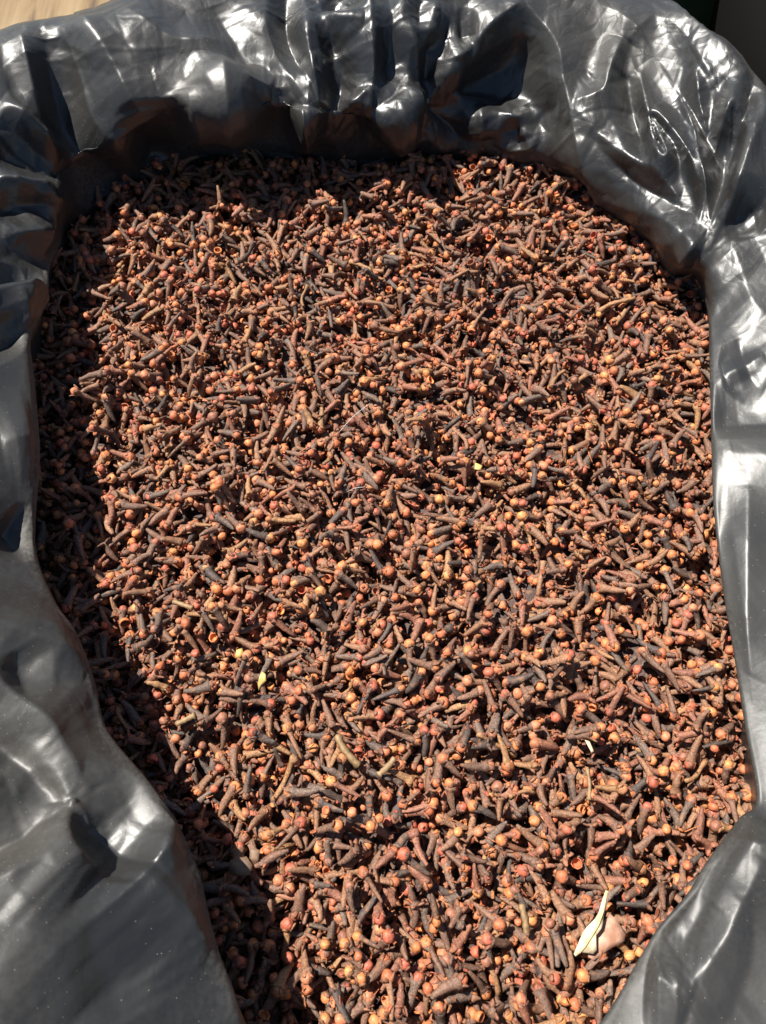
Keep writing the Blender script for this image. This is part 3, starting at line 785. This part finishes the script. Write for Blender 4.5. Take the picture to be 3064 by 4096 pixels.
gi = np.clip(((pos[:, 0] - gx0) / CELL).astype(int), 0, nx - 1); gj = np.clip(((pos[:, 1] - gy0) / CELL).astype(int), 0, ny - 1)
buried = (pos[:, 2] < H[gi, gj] - .0062) & (seen == 0)
single = np.zeros(NCL, bool)
for kd, lim in (("clove", 300), ("clove_bud", 200), ("bud_cap", 90), ("twig", 90)):
    ids = np.array([n for n in range(NCL) if VAR[vsel[n]]["kind"] == kd])
    ids = ids[np.argsort(-seen[ids])][:lim]
    single[ids[seen[ids] >= 4]] = True

# ---- the heap: all the rest, one mass nobody could count
HV, HF, HC, HM = [], [], [], []
off = 0
for k, ids in enumerate(groupsV):
    ids = ids[~single[ids] & ~buried[ids]]
    if not len(ids): continue
    for nm, V, F_ in VAR[k]["parts"]:
        W = np.einsum('nij,vj->nvi', ROT[ids] * scl[ids, None, None], V) + pos[ids][:, None, :]
        HV.append(W.reshape(-1, 3))
        HF.append((F_[None] + (np.arange(len(ids)) * len(V))[:, None, None] + off).reshape(-1, 3))
        cc = {"stem": scol, "bud": bcol, "sepal": pcol, "cap": capc}[nm][ids]
        HC.append(np.repeat(cc, len(V), axis=0)); HM.append(np.full(len(ids) * len(F_), {"stem": 0, "bud": 1, "sepal": 2, "cap": 1}[nm], dtype=np.int32))
        off += len(ids) * len(V)
# crumbs: petal flakes, stamens and broken shell between the cloves
NCR = 6500
low = cells[rng.integers(len(cells), size=(NCR, 2))]
h2 = H[low[..., 0], low[..., 1]]; low = low[np.arange(NCR), np.argmin(h2, 1)]
cp = np.stack([gx[low[:, 0]], gy[low[:, 1]], H[low[:, 0], low[:, 1]] + .0004], -1)
kk = rng.random(NCR); ln = np.where(kk < .35, rng.uniform(.0010, .0024, NCR), rng.uniform(.0006, .0013, NCR)); wd = np.where(kk < .35, .00022, ln * rng.uniform(.5, .9, NCR))
CV = np.array([(-1, -.8, 0), (1, -.6, .25), (.9, .7, .1), (-.8, .9, .35), (0, .1, -.35), (-1, -.8, -.22), (1, -.6, .03), (.9, .7, -.12), (-.8, .9, .13)], float)
CF = np.array([(0, 1, 4), (1, 2, 4), (2, 3, 4), (3, 0, 4), (0, 5, 1), (5, 6, 1), (1, 6, 2), (6, 7, 2), (2, 7, 3), (7, 8, 3), (3, 8, 0), (8, 5, 0), (5, 8, 6), (8, 7, 6)])
q = rng.standard_normal((NCR, 3, 3)); q[:, :, 2] = np.array([0, 0, 1.0]) * 1.2 + .7 * q[:, :, 2]
c2 = q[:, :, 2] / np.linalg.norm(q[:, :, 2], axis=1, keepdims=True); c0 = np.cross(q[:, :, 1], c2); c0 /= np.linalg.norm(c0, axis=1, keepdims=True); c1 = np.cross(c2, c0)
CRm = np.stack([c0 * ln[:, None], c1 * wd[:, None], c2 * ln[:, None] * .8], -1)
W = np.einsum('nij,vj->nvi', CRm, CV) + cp[:, None, :]
HV.append(W.reshape(-1, 3)); HF.append((CF[None] + (np.arange(NCR) * len(CV))[:, None, None] + off).reshape(-1, 3))
crc = BUD[rng.choice([0, 1, 1, 3, 4, 5], NCR)] * rng.uniform(.55, 1.05, (NCR, 1))
HC.append(np.repeat(crc, len(CV), axis=0)); HM.append(np.full(NCR * len(CF), 2, dtype=np.int32)); off += NCR * len(CV)
# what lies deeper: a lumpy bed closing the gaps between the lowest cloves
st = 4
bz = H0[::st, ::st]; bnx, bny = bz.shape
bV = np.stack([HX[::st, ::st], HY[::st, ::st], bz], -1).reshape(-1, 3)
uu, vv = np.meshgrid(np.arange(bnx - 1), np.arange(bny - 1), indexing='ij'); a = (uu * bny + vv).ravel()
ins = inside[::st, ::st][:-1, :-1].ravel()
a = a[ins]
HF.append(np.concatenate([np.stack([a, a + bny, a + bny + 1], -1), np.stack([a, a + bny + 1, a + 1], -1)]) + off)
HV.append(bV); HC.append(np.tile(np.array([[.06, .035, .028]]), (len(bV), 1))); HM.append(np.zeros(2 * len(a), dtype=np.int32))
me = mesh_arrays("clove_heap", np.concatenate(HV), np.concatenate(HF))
at_ = me.attributes.new("tint", 'FLOAT_COLOR', 'POINT')
HCc = np.concatenate(HC); at_.data.foreach_set("color", np.concatenate([HCc, np.ones((len(HCc), 1))], 1).astype(np.float32).ravel())
for nm in ("stem", "bud", "sepal"): me.materials.append(MH[nm])
me.polygons.foreach_set("material_index", np.concatenate(HM))
me.update()
link("clove_heap", me, label="heap of dried brown cloves filling the black bag", cat="cloves", kind="stuff")
# ---- the single cloves, buds, caps and twigs, each with its parts
PM = {}
for k in range(len(VAR)):
    PM[k] = []
    for nm, V, F_ in VAR[k]["parts"]:
        me = mesh_arrays(VAR[k]["kind"] if len(VAR[k]["parts"]) == 1 else nm, V, F_)
        me.materials.append(MO[nm])
        PM[k].append((nm, me))
pp = project(pos)
ROWS = [(900, "far end"), (1300, "far part"), (1800, "far middle"), (2300, "middle"), (2700, "near middle"),
        (3050, "near half"), (3350, "near part"), (3650, "near strip"), (9999, "near end")]
def place(px, py):
    rw = [t for y, t in ROWS if py < y][0]
    cl = [t for x, t in ((700, "by left shade"), (1150, "left of centre"), (1550, "at centre"), (1950, "right of centre"), (2400, "towards right"), (9999, "beside right flap")) if px < x][0]
    return f"heap's {rw}, {cl}"
ORD = ["leftmost", "second from left", "third from left", "fourth from left", "fifth from left", "sixth from left", "seventh from left", "eighth from left", "ninth from left"]
desc = {}
for n in np.where(single)[0]:
    v = VAR[vsel[n]]
    px, py = pp[n, 0], pp[n, 1]
    if v["kind"] == "clove":
        d = f"{STEMN[si[n]]} clove, " + (f"{BUDN[bi[n]]} head" if v["bud"] else "headless")
    elif v["kind"] == "clove_bud": d = f"loose {BUDN[bi[n]]} bud"
    elif v["kind"] == "bud_cap": d = f"empty {BUDN[bi[n]]} cap"
    else: d = f"thin {STEMN[si[n]]} twig"
    desc.setdefault((d, place(px, py)), []).append(n)
label = {}
for (d, p), ns in desc.items():
    ns.sort(key=lambda n: pp[n, 0])
    for i, n in enumerate(ns):
        label[n] = f"{d}, {p}" if len(ns) == 1 else f"{ORD[min(i, 8)]} {d}, {p}"
GRP = {"clove": "cloves lying on top of the heap", "clove_bud": "loose round buds on the heap", "bud_cap": "empty bud caps on the heap", "twig": "thin twigs among the cloves"}
CAT = {"clove": "clove", "clove_bud": "bud", "bud_cap": "bud cap", "twig": "twig"}
for n in np.where(single)[0]:
    k = int(vsel[n]); v = VAR[k]
    M = Matrix([[*(ROT[n][i] * scl[n]), pos[n][i]] for i in range(3)] + [[0, 0, 0, 1]])
    cc = {"stem": scol[n], "bud": bcol[n], "sepal": pcol[n], "cap": capc[n]}
    if len(PM[k]) == 1:
        nm, me = PM[k][0]
        o = link(v["kind"], me, None, label[n], CAT[v["kind"]], GRP[v["kind"]]); o.matrix_world = M
        o.color = (*cc[nm], 1)
    else:
        o = link("clove", None, None, label[n], "clove", GRP["clove"]); o.matrix_world = M; o.empty_display_size = .003
        for nm, me in PM[k]:
            c = link(nm, me, o); c.color = (*cc[nm], 1)

# ------------------------------------------------------------------ scraps lying on the cloves
def height(x, y):
    i = int(np.clip((x - gx0) / CELL, 3, nx - 4)); j = int(np.clip((y - gy0) / CELL, 3, ny - 4))
    return H[i - 3:i + 4, j - 3:j + 4].max()
def leafmat(name, c1, c2, rough=.55, sc=220):
    m, nt, b = newmat(name)
    g = N(nt, "ShaderNodeNewGeometry"); nz = N(nt, "ShaderNodeTexNoise"); nz.inputs["Scale"].default_value = sc; nz.inputs["Detail"].default_value = 5
    nt.links.new(g.outputs["Position"], nz.inputs["Vector"])
    rp = ramp(nt, [(.38, c1), (.62, c2)]); nt.links.new(nz.outputs[0], rp.inputs[0]); nt.links.new(rp.outputs[0], b.inputs["Base Color"])
    b.inputs["Roughness"].default_value = rough
    bp = N(nt, "ShaderNodeBump"); bp.inputs["Strength"].default_value = .5; bp.inputs["Distance"].default_value = .0006
    nt.links.new(nz.outputs[0], bp.inputs["Height"]); nt.links.new(bp.outputs[0], b.inputs["Normal"])
    return m
def scrap(name, outline, lift, mat, label, cat, fold=0.0, thick=.00025, zs=None, group=None):
    """a curled scrap of dry leaf: outline in photo pixels around the scrap, with real thickness"""
    z0 = max(height(*at(px, py, 0.002)[:2]) for px, py in outline) * .5 + np.mean([height(*at(px, py, 0.002)[:2]) for px, py in outline]) * .5 + lift
    P = np.array([at(px, py, z0) for px, py in outline])
    c = P.mean(0)
    if zs is not None: P[:, 2] += np.array(zs)
    n = len(P)
    mid = (P + c) / 2; mid[:, 2] = (P[:, 2] + c[2]) / 2 + fold * .6
    cc = c.copy(); cc[2] += fold
    top = np.vstack([P, mid, cc[None]]); bot = top.copy(); bot[:, 2] -= thick
    V = np.vstack([top, bot]); m = 2 * n + 1; F = []
    for i in range(n):
        j = (i + 1) % n
        F += [(i, j, n + j), (i, n + j, n + i), (n + i, n + j, 2 * n)]
        F += [(m + j, m + i, m + n + j), (m + i, m + n + i, m + n + j), (m + n + j, m + n + i, m + 2 * n)]
        F += [(j, i, m + i), (j, m + i, m + j)]
    o_ = c.copy()
    me = mesh_arrays(name, V - o_, np.array(F), False)
    me.materials.append(mat)
    o = link(name, me, None, label, cat, group); o.location = o_
    return o
pale = leafmat("pale_dry_leaf", (.60, .44, .24), (.80, .68, .46), .5, 260)
pink = leafmat("pink_dry_leaf", (.30, .145, .09), (.47, .275, .19), .6, 260)
yell = leafmat("yellow_dry_leaf", (.42, .27, .07), (.55, .40, .13), .5, 400)
brwn = leafmat("brown_dry_leaf", (.13, .075, .045), (.22, .13, .075), .6, 300)
scrap("leaf_scrap", [(2395,3712),(2440,3655),(2468,3680),(2503,3738),(2498,3765),(2450,3790),(2425,3806),(2374,3843),(2352,3825),(2378,3775)], .0006, pink,
      "flat pinkish scrap of dry leaf under the pale torn leaf", "leaf", .0006)
leaf = scrap("torn_leaf", [(2412,3560),(2424,3562),(2424,3610),(2412,3660),(2405,3710),(2388,3732),(2383,3740),(2385,3800),(2370,3815),(2325,3808),(2302,3826),(2296,3815),(2330,3730),(2348,3705),(2378,3672),(2402,3620)], .0026, pale,
      "pale cream torn leaf with a narrow tip lying on the cloves", "leaf", .0009,
      zs=[.003,.003,.002,.0012,.001,.001,.0006,.0004,.0004,0,0,0,.0004,.0006,.0012,.002])
mp_ = np.array([at(x, y, leaf.location[2]) for x, y in ((2417, 3570), (2408, 3640), (2388, 3700), (2362, 3745), (2338, 3785), (2318, 3812))]) - np.array(leaf.location)
mp_[:, 2] = np.interp(np.arange(6), [0, 1, 3, 5], [.0030, .0019, .00095, .0002]) + .00006
mV, mF = tube(mp_, np.array([.0002, .00028, .0003, .0003, .00026, .0002]), 6, np.random.default_rng(2), .05)
me = mesh_arrays("midrib", mV, mF); me.materials.append(leafmat("leaf_midrib", (.45, .30, .14), (.56, .40, .21), .6, 300)); link("midrib", me, leaf)
scrap("leaf_flake", [(1049,2688),(1064,2700),(1066,2725),(1046,2742),(1034,2762),(1032,2735),(1040,2705)], .0018, yell, "small curled yellow leaf flake left of the heap's middle", "leaf", .0006, zs=[.001,.0015,.001,0,0,.0006,.001])
scrap("leaf_flake", [(945,2600),(968,2592),(975,2612),(960,2632),(940,2630)], .0012, yell, "crumpled yellow-green flake above left of the curled yellow one", "leaf", .0008)
scrap("leaf_flake", [(920,3440),(985,3425),(1010,3460),(1000,3500),(940,3505),(915,3480)], .0012, brwn, "flat brown leaf fragment at the heap's left edge, near the shade", "leaf", .0006)
scrap("leaf_flake", [(1900,1850),(1930,1862),(1922,1882),(1898,1876)], .001, yell, "tiny yellow flake right of the heap's middle", "leaf", .0004)
scrap("leaf_flake", [(1000,3390),(1040,3400),(1032,3450),(998,3440)], .0012, brwn, "small brown leaf fragment above the larger one by the shade", "leaf", .0005)
scrap("leaf_flake", [(2340,2960),(2358,2965),(2376,3005),(2366,3010)], .0015, pale, "narrow cream sliver between cloves towards the near right", "leaf", .0003)
# straw-coloured stalks that stand out from the heap
stalk_m = leafmat("straw_stalk", (.20, .12, .055), (.29, .185, .09), .6, 500)
def stalk(pts, r, label):
    P = []
    for px, py in pts:
        p = at(px, py, 0.004); p[2] = height(p[0], p[1]) + r * .8; P.append(p)
    P = np.array(P); P[:, 2] = P[:, 2].mean() * .6 + P[:, 2] * .4 + .0006
    k = 10; t = np.linspace(0, len(P) - 1, k)
    path = np.stack([np.interp(t, np.arange(len(P)), P[:, j]) for j in range(3)], -1)
    path[1:-1] = (path[:-2] + path[1:-1] * 2 + path[2:]) / 4
    rad = np.full(k, r) * (1 + .15 * np.sin(np.arange(k) * 2.1)); rad[-1] *= 1.5
    o_ = path.mean(0)
    V, F_ = tube(path - o_, rad, 8, np.random.default_rng(len(label)), .07)
    me = mesh_arrays("dry_stalk", V, F_); me.materials.append(stalk_m)
    link("dry_stalk", me, None, label, "stalk", "straw coloured stalks on the heap").location = o_
stalk([(717, 2903), (755, 2888), (793, 2872)], .0010, "short straw stalk lying across the shade's edge on the left")
stalk([(1350, 2946), (1370, 2990), (1400, 3030), (1432, 3062)], .0011, "bent straw stalk with a thick end, near half of the heap")
stalk([(1577, 3032), (1550, 3068), (1515, 3100)], .0010, "curved yellowish stalk right of the bent one")
stalk([(2350, 3070), (2356, 3140), (2352, 3200)], .0007, "thin upright straw stalk towards the near right")
stalk([(690, 2404), (735, 2420), (770, 2434)], .0008, "short straw stalk in the sun left of the heap's middle")
stalk([(2085, 3620), (2100, 3680), (2108, 3730)], .0010, "dull tan stalk left of the pale torn leaf")
# fine pale fibres caught on the cloves
fib, nt, bs = newmat("pale_fibre"); bs.inputs["Base Color"].default_value = (.65, .62, .58, 1); bs.inputs["Roughness"].default_value = .4
for pts, lb in (([(1355, 1708), (1410, 1660), (1480, 1606)], "long pale fibre slanting across cloves above the heap's middle"), ([(1388, 1972), (1420, 1975), (1458, 1970)], "short white fibre hooked on a clove in the heap's middle")):
    P = []
    for px, py in pts:
        p = at(px, py, .006); p[2] = max(height(p[0], p[1]), .001) + .0006; P.append(p)
    P = np.array(P); path = np.stack([np.interp(np.linspace(0, 2, 9), [0, 1, 2], P[:, j]) for j in range(3)], -1)
    path[:, 2] += .001 * np.sin(np.linspace(0, math.pi, 9)); o_ = path.mean(0)
    V, F_ = tube(path - o_, np.full(9, .00009), 5, np.random.default_rng(3), .0)
    me = mesh_arrays("fibre", V, F_); me.materials.append(fib); link("fibre", me, None, lb, "fibre", "pale fibres on the heap").location = o_
